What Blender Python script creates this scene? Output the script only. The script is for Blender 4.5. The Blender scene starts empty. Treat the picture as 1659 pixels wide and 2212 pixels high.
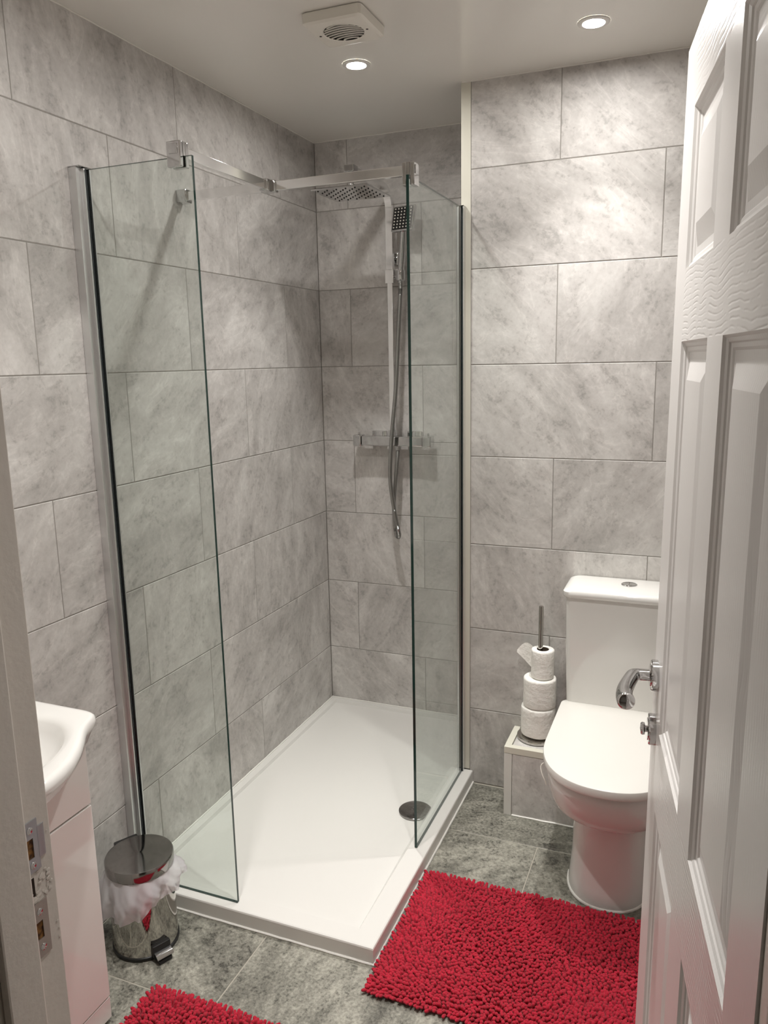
import bpy, bmesh, math, random
import numpy as np
from mathutils import Vector, Matrix

random.seed(7)
rng = np.random.default_rng(7)
R = math.radians
scn = bpy.context.scene
C = scn.collection

# ------------------------------------------------------------------ camera, world, exposure
CEIL = 2.34
cam_d = bpy.data.cameras.new('camera')
cam = bpy.data.objects.new('camera', cam_d)
C.objects.link(cam)
cam_d.sensor_fit = 'VERTICAL'
cam_d.sensor_height = 24.0
cam_d.sensor_width = 18.0
cam_d.lens = 24.0 * 1680.0 / 2212.0
cam_d.clip_start = 0.01
_r = Vector((0.92710787, 0.37430265, -0.0191969))
_u = Vector((-0.05346848, 0.18278419, 0.98169805))
_f = Vector((-0.37096107, 0.90911356, -0.18947406))
m = Matrix((_r, _u, -_f)).transposed().to_4x4()
m.translation = Vector((1.44897, -2.90428, 1.50027))
cam.matrix_world = m
scn.camera = cam

world = bpy.data.worlds.new('world')
scn.world = world
world.use_nodes = True
world.node_tree.nodes['Background'].inputs[0].default_value = (0.5, 0.48, 0.45, 1)
world.node_tree.nodes['Background'].inputs[1].default_value = 0.05

scn.view_settings.view_transform = 'Standard'
scn.view_settings.look = 'None'
scn.view_settings.gamma = 1.0
scn.view_settings.use_curve_mapping = False
scn.view_settings.exposure = 0.56
scn.cycles.max_bounces = 8
scn.cycles.diffuse_bounces = 4
scn.cycles.glossy_bounces = 4
scn.cycles.transparent_max_bounces = 12
scn.cycles.use_adaptive_sampling = True
scn.cycles.adaptive_threshold = 0.1
scn.cycles.adaptive_min_samples = 20
scn.cycles.blur_glossy = 0.4
scn.cycles.sample_clamp_indirect = 12.0
LAMP_W = 2.2
LAMPS = [(0.479, -0.671), (1.143, -0.677), (0.479, -1.62), (1.143, -1.62)]

# ------------------------------------------------------------------ materials
def lin(r, g, b):
    f = lambda c: c / 12.92 if c <= 0.04045 else ((c + 0.055) / 1.055) ** 2.4
    return (f(r / 255), f(g / 255), f(b / 255), 1)

def principled(name, col, rough=0.5, metal=0.0, **kw):
    mt = bpy.data.materials.new(name)
    mt.use_nodes = True
    b = mt.node_tree.nodes['Principled BSDF']
    b.inputs['Base Color'].default_value = col
    b.inputs['Roughness'].default_value = rough
    b.inputs['Metallic'].default_value = metal
    for k, v in kw.items():
        b.inputs[k].default_value = v
    return mt

class NT:
    def __init__(s, mt):
        s.t = mt.node_tree
        s.b = s.t.nodes.get('Principled BSDF')
    def n(s, typ, ins=None, **props):
        nd = s.t.nodes.new(typ)
        for k, v in props.items():
            setattr(nd, k, v)
        for k, v in (ins or {}).items():
            if isinstance(v, bpy.types.NodeSocket):
                s.t.links.new(v, nd.inputs[k])
            else:
                nd.inputs[k].default_value = v
        return nd
    def link(s, a, b):
        s.t.links.new(a, b)
    def ramp(s, fac, stops):
        nd = s.n('ShaderNodeValToRGB', {'Fac': fac})
        e = nd.color_ramp.elements
        while len(e) > 1:
            e.remove(e[-1])
        e[0].position, e[0].color = stops[0]
        for p_, c_ in stops[1:]:
            x = e.new(p_)
            x.color = c_
        return nd.outputs['Color']

def add_noise_bump(mt, scale=60, strength=0.1, dist=0.002, detail=4):
    k = NT(mt)
    tc = k.n('ShaderNodeTexCoord')
    nz = k.n('ShaderNodeTexNoise', {'Vector': tc.outputs['Object'], 'Scale': scale, 'Detail': detail})
    bp = k.n('ShaderNodeBump', {'Strength': strength, 'Distance': dist, 'Height': nz.outputs['Fac']})
    k.link(bp.outputs['Normal'], k.b.inputs['Normal'])
    return mt

def stone(name, dark, mid, light, fine, rough, streak=3.2, contrast=1.0, speck=0.35, fmix=0.16):
    mt = principled(name, mid, rough)
    k = NT(mt)
    tc = k.n('ShaderNodeTexCoord')
    oi = k.n('ShaderNodeObjectInfo')
    rnd = oi.outputs['Random']
    ang = k.n('ShaderNodeMath', {0: rnd, 1: 2.6}, operation='MULTIPLY')
    rot = k.n('ShaderNodeVectorRotate', {'Vector': tc.outputs['Object'], 'Axis': (0, 1, 0), 'Angle': ang.outputs[0]}, rotation_type='AXIS_ANGLE')
    off = k.n('ShaderNodeVectorMath', {0: (37.0, 91.0, 53.0), 'Scale': rnd}, operation='SCALE')
    add = k.n('ShaderNodeVectorMath', {0: rot.outputs[0], 1: off.outputs[0]}, operation='ADD')
    st = k.n('ShaderNodeMapping', {'Vector': add.outputs[0], 'Scale': (1.0, 1.0, 2.0)})
    big = k.n('ShaderNodeTexNoise', {'Vector': st.outputs[0], 'Scale': streak, 'Detail': 5.0, 'Roughness': 0.58, 'Distortion': 0.9})
    med = k.n('ShaderNodeTexNoise', {'Vector': st.outputs[0], 'Scale': streak * 4.5, 'Detail': 4.0, 'Roughness': 0.6, 'Distortion': 0.5})
    vn = k.n('ShaderNodeTexNoise', {'Vector': st.outputs[0], 'Scale': streak * 1.3, 'Detail': 6.0, 'Roughness': 0.62, 'Distortion': 1.6})
    vd = k.n('ShaderNodeMath', {0: vn.outputs['Fac'], 1: 0.5}, operation='SUBTRACT')
    va = k.n('ShaderNodeMath', {0: vd.outputs[0]}, operation='ABSOLUTE')
    vein = k.ramp(va.outputs[0], [(0.0, (1.14, 1.14, 1.14, 1)), (0.008, (1.07, 1.07, 1.07, 1)), (0.04, (1, 1, 1, 1))])
    sp = k.n('ShaderNodeTexNoise', {'Vector': add.outputs[0], 'Scale': fine, 'Detail': 2.0, 'Roughness': 0.7})
    mx = k.n('ShaderNodeMix', {'Factor': 0.36, 2: big.outputs['Fac'], 3: med.outputs['Fac']}, data_type='FLOAT')
    mx2 = k.n('ShaderNodeMix', {'Factor': fmix, 2: mx.outputs[0], 3: sp.outputs['Fac']}, data_type='FLOAT')
    w = 0.16 / contrast
    col = k.ramp(mx2.outputs[0], [(0.5 - w, dark), (0.5, mid), (0.5 + w, light)])
    pit = k.ramp(k.n('ShaderNodeMath', {0: med.outputs['Fac'], 1: sp.outputs['Fac']}, operation='MULTIPLY').outputs[0],
                 [(0.135, (1 - speck, 1 - speck, 1 - speck, 1)), (0.19, (1, 1, 1, 1))])
    mul0 = k.n('ShaderNodeMix', {'Factor': 1.0, 6: col, 7: pit}, data_type='RGBA', blend_type='MULTIPLY')
    mul = k.n('ShaderNodeMix', {'Factor': 1.0, 6: mul0.outputs[2], 7: vein}, data_type='RGBA', blend_type='MULTIPLY')
    # faint tone difference from tile to tile
    tone = k.n('ShaderNodeMapRange', {'Value': rnd, 3: 0.94, 4: 1.05})
    hsv = k.n('ShaderNodeHueSaturation', {'Value': tone.outputs[0], 'Color': mul.outputs[2]})
    k.link(hsv.outputs[0], k.b.inputs['Base Color'])
    bp = k.n('ShaderNodeBump', {'Strength': 0.25, 'Distance': 0.002, 'Height': mx2.outputs[0]})
    k.link(bp.outputs['Normal'], k.b.inputs['Normal'])
    return mt

def glass_mat(name, tint, ior=1.5):
    mt = bpy.data.materials.new(name)
    mt.use_nodes = True
    t = mt.node_tree
    t.nodes.remove(t.nodes['Principled BSDF'])
    out = t.nodes['Material Output']
    tr = t.nodes.new('ShaderNodeBsdfTransparent')
    tr.inputs[0].default_value = tint
    gl = t.nodes.new('ShaderNodeBsdfGlossy')
    gl.inputs['Roughness'].default_value = 0.0
    fr = t.nodes.new('ShaderNodeFresnel')
    # the Fresnel node inverts the index on inner faces; a thin pane reflects alike from both sides
    ge = t.nodes.new('ShaderNodeNewGeometry')
    mr = t.nodes.new('ShaderNodeMapRange')
    mr.inputs[3].default_value = ior
    mr.inputs[4].default_value = 1.0 / ior
    t.links.new(ge.outputs['Backfacing'], mr.inputs[0])
    t.links.new(mr.outputs[0], fr.inputs[0])
    mx = t.nodes.new('ShaderNodeMixShader')
    t.links.new(fr.outputs[0], mx.inputs[0])
    t.links.new(tr.outputs[0], mx.inputs[1])
    t.links.new(gl.outputs[0], mx.inputs[2])
    t.links.new(mx.outputs[0], out.inputs[0])
    return mt

M = {}
M['wall_tile'] = stone('grey_stone_wall_tile', lin(168, 164, 160), lin(197, 193, 189), lin(219, 216, 212), 70, 0.55, streak=2.4, speck=0.13, contrast=1.1)
M['floor_tile'] = stone('dark_slate_floor_tile', lin(82, 80, 73), lin(126, 124, 114), lin(168, 165, 153), 120, 0.42, streak=4.0, contrast=1.35, speck=0.4, fmix=0.34)
M['grout'] = add_noise_bump(principled('grey_grout', lin(150, 146, 140), 0.9), 300, 0.2)
M['floor_grout'] = add_noise_bump(principled('floor_grout', lin(165, 160, 148), 0.9), 300, 0.2)
M['ceiling'] = principled('gloss_ceiling_panel', lin(230, 227, 220), 0.16)
M['trim'] = principled('cream_trim', lin(222, 219, 205), 0.4)
M['white_trim'] = principled('white_trim', lin(228, 226, 220), 0.4)
M['sealant'] = add_noise_bump(principled('white_sealant', lin(238, 236, 230), 0.35), 120, 0.15)
M['acrylic'] = principled('white_acrylic', lin(222, 220, 215), 0.22)
M['ceramic'] = principled('white_ceramic', lin(230, 228, 224), 0.07)
M['seat'] = principled('white_seat_plastic', lin(226, 223, 217), 0.2)
M['chrome'] = principled('chrome', (0.62, 0.62, 0.62, 1), 0.05, 1.0)
M['hose'] = principled('ribbed_steel_hose', (0.42, 0.42, 0.41, 1), 0.22, 1.0)
M['bar'] = principled('bright_bar_chrome', (0.88, 0.88, 0.88, 1), 0.11, 1.0)
M['satin'] = principled('satin_aluminium', (0.74, 0.74, 0.74, 1), 0.33, 1.0)
M['steel'] = principled('polished_steel', (0.52, 0.50, 0.47, 1), 0.06, 1.0)
M['dark_steel'] = principled('polished_lid_steel', (0.32, 0.31, 0.30, 1), 0.10, 1.0)
M['plate'] = add_noise_bump(principled('zinc_plate', (0.45, 0.47, 0.50, 1), 0.38, 0.8), 200, 0.1)
M['plate_nickel'] = add_noise_bump(principled('nickel_plate', (0.42, 0.39, 0.36, 1), 0.38, 0.8), 200, 0.1)
M['black'] = principled('black_plastic', (0.012, 0.012, 0.012, 1), 0.35)
M['rubber'] = principled('grey_rubber', (0.02, 0.025, 0.028, 1), 0.4)
M['glass'] = glass_mat('clear_glass', (0.945, 0.972, 0.955, 1))
M['glass_edge'] = principled('green_glass_edge', (0.008, 0.035, 0.028, 1), 0.08)
M['gloss_white'] = principled('gloss_white_lacquer', lin(233, 229, 224), 0.06)
M['white_plastic'] = principled('white_plastic', lin(228, 224, 214), 0.28)
M['dark_recess'] = principled('dark_recess', lin(58, 55, 50), 0.7)
M['paint'] = add_noise_bump(principled('white_satin_paint', lin(236, 233, 230), 0.3), 45, 0.06, 0.003)
M['jamb_paint'] = add_noise_bump(principled('painted_jamb', lin(222, 215, 206), 0.38), 70, 0.35, 0.002)
M['hall_paint'] = add_noise_bump(principled('hall_wall_paint', lin(226, 222, 214), 0.8), 90, 0.1)
M['hall_floor'] = add_noise_bump(principled('hall_carpet', lin(168, 160, 150), 0.95), 400, 0.5)
M['wood'] = principled('raw_wood', lin(120, 78, 36), 0.8)
M['dark_hole'] = principled('dark_hole', lin(40, 26, 16), 0.9)
M['paper'] = add_noise_bump(principled('toilet_paper', lin(243, 240, 234), 0.95), 90, 0.6, 0.004, 6)
M['card'] = principled('brown_card', lin(96, 82, 70), 0.9)
M['red'] = principled('red_chenille', lin(190, 0, 42), 0.85)
M['red_back'] = principled('red_backing', lin(150, 2, 34), 0.9)

# raw wood gets grain
_k = NT(M['wood'])
_tc = _k.n('ShaderNodeTexCoord')
_nz = _k.n('ShaderNodeTexNoise', {'Vector': _tc.outputs['Object'], 'Scale': 160.0, 'Detail': 6.0})
_k.link(_k.ramp(_nz.outputs['Fac'], [(0.35, lin(58, 32, 10)), (0.65, lin(150, 104, 50))]), _k.b.inputs['Base Color'])
# chenille colour varies a little from strand to strand
_k = NT(M['red'])
_tc = _k.n('ShaderNodeTexCoord')
_nz = _k.n('ShaderNodeTexNoise', {'Vector': _tc.outputs['Object'], 'Scale': 55.0, 'Detail': 3.0})
_k.link(_k.ramp(_nz.outputs['Fac'], [(0.3, lin(154, 0, 32)), (0.7, lin(184, 2, 44))]), _k.b.inputs['Base Color'])
_k.b.inputs['Sheen Weight'].default_value = 0.15

# embossed wood grain on the moulded door (waves across the rails, along the stiles)
def door_grain(name, horizontal):
    mt = principled(name, lin(236, 233, 230), 0.28)
    k = NT(mt)
    tc = k.n('ShaderNodeTexCoord')
    nz = k.n('ShaderNodeTexNoise', {'Vector': tc.outputs['Object'], 'Scale': 7.0, 'Detail': 2.0})
    sep = k.n('ShaderNodeSeparateXYZ', {0: tc.outputs['Object']})
    ax = sep.outputs['Z'] if horizontal else sep.outputs['X']
    a = k.n('ShaderNodeMath', {0: nz.outputs['Fac'], 1: 0.035}, operation='MULTIPLY')
    b = k.n('ShaderNodeMath', {0: ax, 1: a.outputs[0]}, operation='ADD')
    c = k.n('ShaderNodeMath', {0: b.outputs[0], 1: 380.0}, operation='MULTIPLY')
    d = k.n('ShaderNodeMath', {0: c.outputs[0]}, operation='SINE')
    e = k.n('ShaderNodeMath', {0: d.outputs[0], 1: 10.0}, operation='POWER')
    brk = k.n('ShaderNodeTexNoise', {'Vector': tc.outputs['Object'], 'Scale': 30.0, 'Detail': 2.0})
    msk = k.ramp(brk.outputs['Fac'], [(0.38, (0, 0, 0, 1)), (0.62, (1, 1, 1, 1))])
    h = k.n('ShaderNodeMath', {0: e.outputs[0], 1: msk}, operation='MULTIPLY')
    bp = k.n('ShaderNodeBump', {'Strength': 0.22 if horizontal else 0.06, 'Distance': 0.0022, 'Height': h.outputs[0]})
    bp.invert = True
    k.link(bp.outputs['Normal'], k.b.inputs['Normal'])
    return mt
M['door_rail'] = door_grain('door_paint_rail_grain', True)
M['door_stile'] = door_grain('door_paint_stile_grain', False)

def liner_mat():
    mt = bpy.data.materials.new('thin_white_polythene')
    mt.use_nodes = True
    t = mt.node_tree
    b = t.nodes['Principled BSDF']
    b.inputs['Base Color'].default_value = lin(246, 243, 247)
    b.inputs['Roughness'].default_value = 0.22
    tl = t.nodes.new('ShaderNodeBsdfTranslucent')
    tl.inputs[0].default_value = lin(246, 243, 247)
    tr = t.nodes.new('ShaderNodeBsdfTransparent')
    m1 = t.nodes.new('ShaderNodeMixShader')
    m1.inputs[0].default_value = 0.4
    m2 = t.nodes.new('ShaderNodeMixShader')
    m2.inputs[0].default_value = 0.34
    t.links.new(b.outputs[0], m1.inputs[1])
    t.links.new(tl.outputs[0], m1.inputs[2])
    t.links.new(m1.outputs[0], m2.inputs[1])
    t.links.new(tr.outputs[0], m2.inputs[2])
    t.links.new(m2.outputs[0], t.nodes['Material Output'].inputs[0])
    return mt
M['liner'] = liner_mat()

def emit(name, col, s):
    mt = bpy.data.materials.new(name)
    mt.use_nodes = True
    b = mt.node_tree.nodes['Principled BSDF']
    b.inputs['Base Color'].default_value = col
    b.inputs['Emission Color'].default_value = col
    b.inputs['Emission Strength'].default_value = s
    return mt
M['lamp'] = emit('lamp_lens', (1, 0.975, 0.945, 1), 285.0)

# ------------------------------------------------------------------ mesh helpers
class B:
    """Collects shapes in one bmesh; build() links them as one mesh object."""
    def __init__(s):
        s.bm = bmesh.new()
        s.flat = True
    def _take(s, bm, mat=None):
        if mat is not None:
            bm.transform(mat)
        me = bpy.data.meshes.new('tmp')
        bm.to_mesh(me)
        bm.free()
        s.bm.from_mesh(me)
        bpy.data.meshes.remove(me)
        return s
    def box(s, x0, x1, y0, y1, z0, z1, bev=0.0, seg=2, mat=None):
        bm = bmesh.new()
        bmesh.ops.create_cube(bm, size=1)
        for v in bm.verts:
            v.co = Vector((x0 + (v.co.x + .5) * (x1 - x0), y0 + (v.co.y + .5) * (y1 - y0), z0 + (v.co.z + .5) * (z1 - z0)))
        if bev > 0:
            bmesh.ops.bevel(bm, geom=bm.edges[:], offset=bev, segments=seg, profile=0.5, affect='EDGES')
        return s._take(bm, mat)
    def lathe(s, prof, cx=0, cy=0, seg=48, sx=1.0, sy=1.0, mat=None, cap=True):
        s.flat = False
        bm = bmesh.new()
        rings = []
        for r, z in prof:
            if r < 1e-6:
                rings.append([bm.verts.new((cx, cy, z))])
            else:
                rings.append([bm.verts.new((cx + sx * r * math.cos(2 * math.pi * i / seg), cy + sy * r * math.sin(2 * math.pi * i / seg), z)) for i in range(seg)])
        for a, b in zip(rings, rings[1:]):
            for i in range(seg):
                j = (i + 1) % seg
                q = []
                for v in (a[i % len(a)], a[j % len(a)], b[j % len(b)], b[i % len(b)]):
                    if v not in q:
                        q.append(v)
                if len(q) > 2:
                    bm.faces.new(q)
        bmesh.ops.recalc_face_normals(bm, faces=bm.faces[:])
        return s._take(bm, mat)
    def loft(s, rings, cap0=True, cap1=True, mat=None):
        s.flat = False
        bm = bmesh.new()
        vr = [[bm.verts.new(p) for p in r] for r in rings]
        n = len(vr[0])
        for a, b in zip(vr, vr[1:]):
            for i in range(n):
                j = (i + 1) % n
                bm.faces.new((a[i], a[j], b[j], b[i]))
        if cap0:
            bm.faces.new(vr[0][::-1])
        if cap1:
            bm.faces.new(vr[-1])
        bmesh.ops.recalc_face_normals(bm, faces=bm.faces[:])
        return s._take(bm, mat)
    def tube(s, pts, rad, seg=12, mat=None, square=False):
        """Sweep a circle (or a square of half-width rad) along pts; rad may be a list."""
        s.flat = False
        P = [Vector(p) for p in pts]
        rr = rad if isinstance(rad, (list, tuple)) else [rad] * len(P)
        up = None
        rings = []
        for i, p in enumerate(P):
            t = (P[min(i + 1, len(P) - 1)] - P[max(i - 1, 0)]).normalized()
            if up is None:
                up = t.orthogonal().normalized()
            up = (up - t * up.dot(t)).normalized()
            sd = t.cross(up)
            rings.append([p + (up * math.cos(a) + sd * math.sin(a)) * rr[i] for a in [2 * math.pi * k / seg for k in range(seg)]])
        return s.loft(rings, mat=mat)
    def strip(s, pts, w, t, side, mat=None, bev=0.0):
        """Sweep a w x t rectangle along pts; side = width direction."""
        P = [Vector(p) for p in pts]
        sd = Vector(side).normalized()
        rings = []
        for i, p in enumerate(P):
            d = (P[min(i + 1, len(P) - 1)] - P[max(i - 1, 0)]).normalized()
            nn = d.cross(sd).normalized()
            rings.append([p + sd * a * w / 2 + nn * b * t / 2 for a, b in ((-1, -1), (1, -1), (1, 1), (-1, 1))])
        return s.loft(rings, mat=mat)
    def build(s, name, mt, parent=None, smooth=True, angle=None):
        angle = angle or (20 if s.flat else 38)
        me = bpy.data.meshes.new(name)
        bmesh.ops.remove_doubles(s.bm, verts=s.bm.verts[:], dist=1e-6)
        s.bm.to_mesh(me)
        s.bm.free()
        mts = mt if isinstance(mt, (list, tuple)) else [mt]
        for x in mts:
            me.materials.append(M[x])
        if smooth:
            me.polygons.foreach_set('use_smooth', [True] * len(me.polygons))
            me.set_sharp_from_angle(angle=R(angle))
        return link(name, me, parent)

def link(name, me, parent=None):
    o = bpy.data.objects.new(name, me)
    C.objects.link(o)
    if parent is not None:
        o.parent = parent
        if parent.get('_base') is not None:
            o.matrix_parent_inverse = Matrix.Translation(Vector(parent['_base'])).inverted()
    return o

def tag(o, label, cat, group=None):
    o['label'] = label
    o['category'] = cat
    if group:
        o['group'] = group
    return o

def thing(name, label, cat, base, group=None):
    """Empty at a thing's base; its parts are modelled in room coordinates."""
    o = bpy.data.objects.new(name, None)
    C.objects.link(o)
    o.empty_display_size = 0.05
    o.location = base
    o['_base'] = list(base)
    return tag(o, label, cat, group)

def structure(o, label=None):
    o['kind'] = 'structure'
    if label:
        o['label'] = label
        o['category'] = 'door'
    return o

# ------------------------------------------------------------------ room shell
T = 0.30           # tile height
TL = 0.60          # tile length
G = 0.0026         # joint width
Z0 = 2.085         # highest horizontal joint
ROWS = [(Z0, CEIL)] + [(Z0 - (k + 1) * T, Z0 - k * T) for k in range(7)]
NIB_X, NIB_Y = 0.711, -0.399
RIGHT_X = 1.70
FRONT_Y = -2.272

_tile_cache = {}
def tile_mesh(w, h, t=0.008, bev=0.0012):
    key = (round(w, 4), round(h, 4), t)
    if key in _tile_cache:
        return _tile_cache[key]
    bm = bmesh.new()
    # front face at y = 0, facing -y, chamfered edge, body to +y
    o = [(-w / 2, -h / 2), (w / 2, -h / 2), (w / 2, h / 2), (-w / 2, h / 2)]
    i_ = [(a * (1 - 2 * bev / w), b * (1 - 2 * bev / h)) for a, b in o]
    r0 = [bm.verts.new((a, 0, b)) for a, b in i_]
    r1 = [bm.verts.new((a, bev * 0.8, b)) for a, b in o]
    r2 = [bm.verts.new((a, t, b)) for a, b in o]
    bm.faces.new(r0)
    for ra, rb in ((r0, r1), (r1, r2)):
        for k in range(4):
            bm.faces.new((ra[k], rb[k], rb[(k + 1) % 4], ra[(k + 1) % 4]))
    bmesh.ops.recalc_face_normals(bm, faces=bm.faces[:])
    me = bpy.data.meshes.new('tile')
    bm.to_mesh(me)
    bm.free()
    _tile_cache[key] = me
    return me

def put_tile(parent, mat, c, rot, w, h, name='tile'):
    me = tile_mesh(w, h)
    if not me.materials:
        me.materials.append(mat)
    if me.materials[0] != mat:
        k = ('m', mat.name, round(w, 4), round(h, 4))
        if k not in _tile_cache:
            me2 = me.copy()
            me2.materials[0] = mat
            _tile_cache[k] = me2
        me = _tile_cache[k]
    o = bpy.data.objects.new(name, me)
    C.objects.link(o)
    o.parent = parent
    o.location = c
    o.rotation_euler = rot
    return o

def spans(a, b, joint):
    """Tile spans between a and b with joints at joint + k*TL."""
    k0 = math.ceil((a - joint) / TL - 1e-6)
    cuts = [a]
    x = joint + k0 * TL
    while x < b - 1e-6:
        if x > a + 1e-6:
            cuts.append(x)
        x += TL
    cuts.append(b)
    return [(p, q) for p, q in zip(cuts, cuts[1:]) if q - p > 0.012]

GR = 0.0012        # grout sits this far behind the tile face
def tiled_wall(name, box, axis, plane, facing, a, b, joints, label):
    """box: backing extents; tiles cover a..b along the wall on ROWS."""
    w = structure(B().box(*box).build(name, 'grout', smooth=False))
    rot = {('y', -1): (0, 0, 0), ('x', 1): (0, 0, R(90)), ('x', -1): (0, 0, R(-90)), ('y', 1): (0, 0, R(180))}[(axis, facing)]
    for r, (z0, z1) in enumerate(ROWS):
        z0 = max(z0, 0.0)
        for p, q in spans(a, b, joints[r % 2]):
            jit = random.uniform(-0.0002, 0.0002)
            cc = (p + q) / 2
            zz = (z0 + z1) / 2
            c = (cc, plane + jit, zz) if axis == 'y' else (plane + jit, cc, zz)
            put_tile(w, M['wall_tile'], c, rot, q - p - G, z1 - z0 - G)
    return w

tiled_wall('wall_left', (-0.1, -GR, FRONT_Y, 0.1, 0, CEIL), 'x', 0.0, 1, FRONT_Y, 0.0, (-0.282, -0.5825), 'left')
tiled_wall('wall_back', (0.0, NIB_X + 0.02, GR, 0.1, 0, CEIL), 'y', 0.0, -1, 0.0, NIB_X + 0.02, (0.1376, 0.4376), 'back')
# wall behind the toilet: steps forward beside the shower
tiled_wall('wall_toilet', (NIB_X, RIGHT_X + 0.1, NIB_Y + GR, -0.0005, 0, CEIL), 'y', NIB_Y, -1, NIB_X + 0.031, RIGHT_X, (1.018, 1.318), 'toilet')
tiled_wall('wall_right', (RIGHT_X + GR, RIGHT_X + 0.1, FRONT_Y, NIB_Y, 0, CEIL), 'x', RIGHT_X, -1, FRONT_Y, NIB_Y, (-0.70, -1.0), 'right')

fl = structure(B().box(-0.1, RIGHT_X + 0.1, FRONT_Y - 0.14, 0.1, -0.1, -GR).build('floor', 'floor_grout', smooth=False))
fr = 0
y = -0.704 + 0.298
while y > FRONT_Y:
    y1, y0 = min(y, NIB_Y), max(y - 0.298, FRONT_Y)
    j = 0.747 if fr % 2 == 0 else 0.456 + 0.591
    for p, q in spans(0.0, RIGHT_X, j):
        put_tile(fl, M['floor_tile'], ((p + q) / 2, (y0 + y1) / 2, 0), (R(-90), 0, 0), q - p - G * 1.4, y1 - y0 - G * 1.4)
    y -= 0.298
    fr += 1

structure(B().box(-0.1, RIGHT_X + 0.1, FRONT_Y - 0.14, 0.1, CEIL, CEIL + 0.08).build('ceiling', 'ceiling', smooth=False))
# cream corner strip on the edge of the projecting wall, and sealant lines along the ceiling
structure(B().box(NIB_X, NIB_X + 0.031, NIB_Y - 0.001, NIB_Y + 0.01, 0.049, CEIL - 0.0005, 0.0012).build('trim_1', 'trim'))

def bead(pts, r, name, parent=None, mt='sealant'):
    P = []
    for a, b in zip(pts, pts[1:]):
        a, b = Vector(a), Vector(b)
        n = max(2, int((b - a).length / 0.03))
        for i in range(n):
            P.append(a.lerp(b, i / n) + Vector((random.gauss(0, .0003), random.gauss(0, .0003), random.gauss(0, .0003))))
    P.append(Vector(pts[-1]))
    return B().tube(P, r, 6).build(name, mt, parent)
structure(bead([(0.0015, FRONT_Y, CEIL - .001), (0.0015, -0.0015, CEIL - .001), (NIB_X, -0.0015, CEIL - .001)], 0.0028, 'trim_2', mt='ceiling'))
structure(bead([(NIB_X + 0.002, NIB_Y - 0.0015, CEIL - .001), (RIGHT_X, NIB_Y - 0.0015, CEIL - .001)], 0.0028, 'trim_3', mt='ceiling'))

# wall with the doorway (camera looks in through it)
JX, HX = 0.745, 1.528      # faces of the door lining, latch side and hinge side
HEAD = 1.955
LIN = 0.03
wf = structure(B().box(-0.1, JX - LIN, FRONT_Y - 0.12, FRONT_Y, 0, CEIL)
               .box(HX + LIN, RIGHT_X + 0.1, FRONT_Y - 0.12, FRONT_Y, 0, CEIL)
               .box(JX - LIN, HX + LIN, FRONT_Y - 0.12, FRONT_Y, HEAD + LIN, CEIL).build('wall_front', 'hall_paint', smooth=False))
HY = -4.05
structure(B().box(-0.5, 2.6, HY - 0.1, HY, 0, CEIL).build('wall_hall_back', 'hall_paint', smooth=False))
structure(B().box(-0.6, -0.5, HY, FRONT_Y - 0.12, 0, CEIL).build('wall_hall_left', 'hall_paint', smooth=False))
structure(B().box(2.6, 2.7, HY, FRONT_Y - 0.12, 0, CEIL).build('wall_hall_right', 'hall_paint', smooth=False))
structure(B().box(-0.6, 2.7, HY, FRONT_Y - 0.14, -0.1, -0.002).build('floor_hall', 'hall_floor', smooth=False))
structure(B().box(-0.6, 2.7, HY, FRONT_Y - 0.14, CEIL, CEIL + 0.08).build('ceiling_hall', 'hall_paint', smooth=False))
structure(B().box(-0.5, -0.1, FRONT_Y - 0.14, FRONT_Y - 0.12, 0, CEIL).build('wall_hall_front', 'hall_paint', smooth=False))

# ------------------------------------------------------------------ door lining with strike plates
lining = structure(B().box(JX - LIN, JX, FRONT_Y - 0.13, FRONT_Y + 0.003, 0, HEAD + LIN, 0.002)
                   .box(HX, HX + LIN, FRONT_Y - 0.13, FRONT_Y + 0.003, 0, HEAD + LIN, 0.002)
                   .box(JX - LIN, HX + LIN, FRONT_Y - 0.13, FRONT_Y + 0.003, HEAD, HEAD + LIN, 0.002).build('door_lining', 'jamb_paint'))
STOP_Y = FRONT_Y - 0.041
for x0, x1, z0, z1 in ((JX, JX + 0.012, 0, HEAD), (HX - 0.012, HX, 0, HEAD), (JX + 0.012, HX - 0.012, HEAD - 0.012, HEAD)):
    B().box(x0, x1, STOP_Y - 0.05, STOP_Y, z0, z1, 0.003).build('door_stop', 'jamb_paint', lining)

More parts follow.
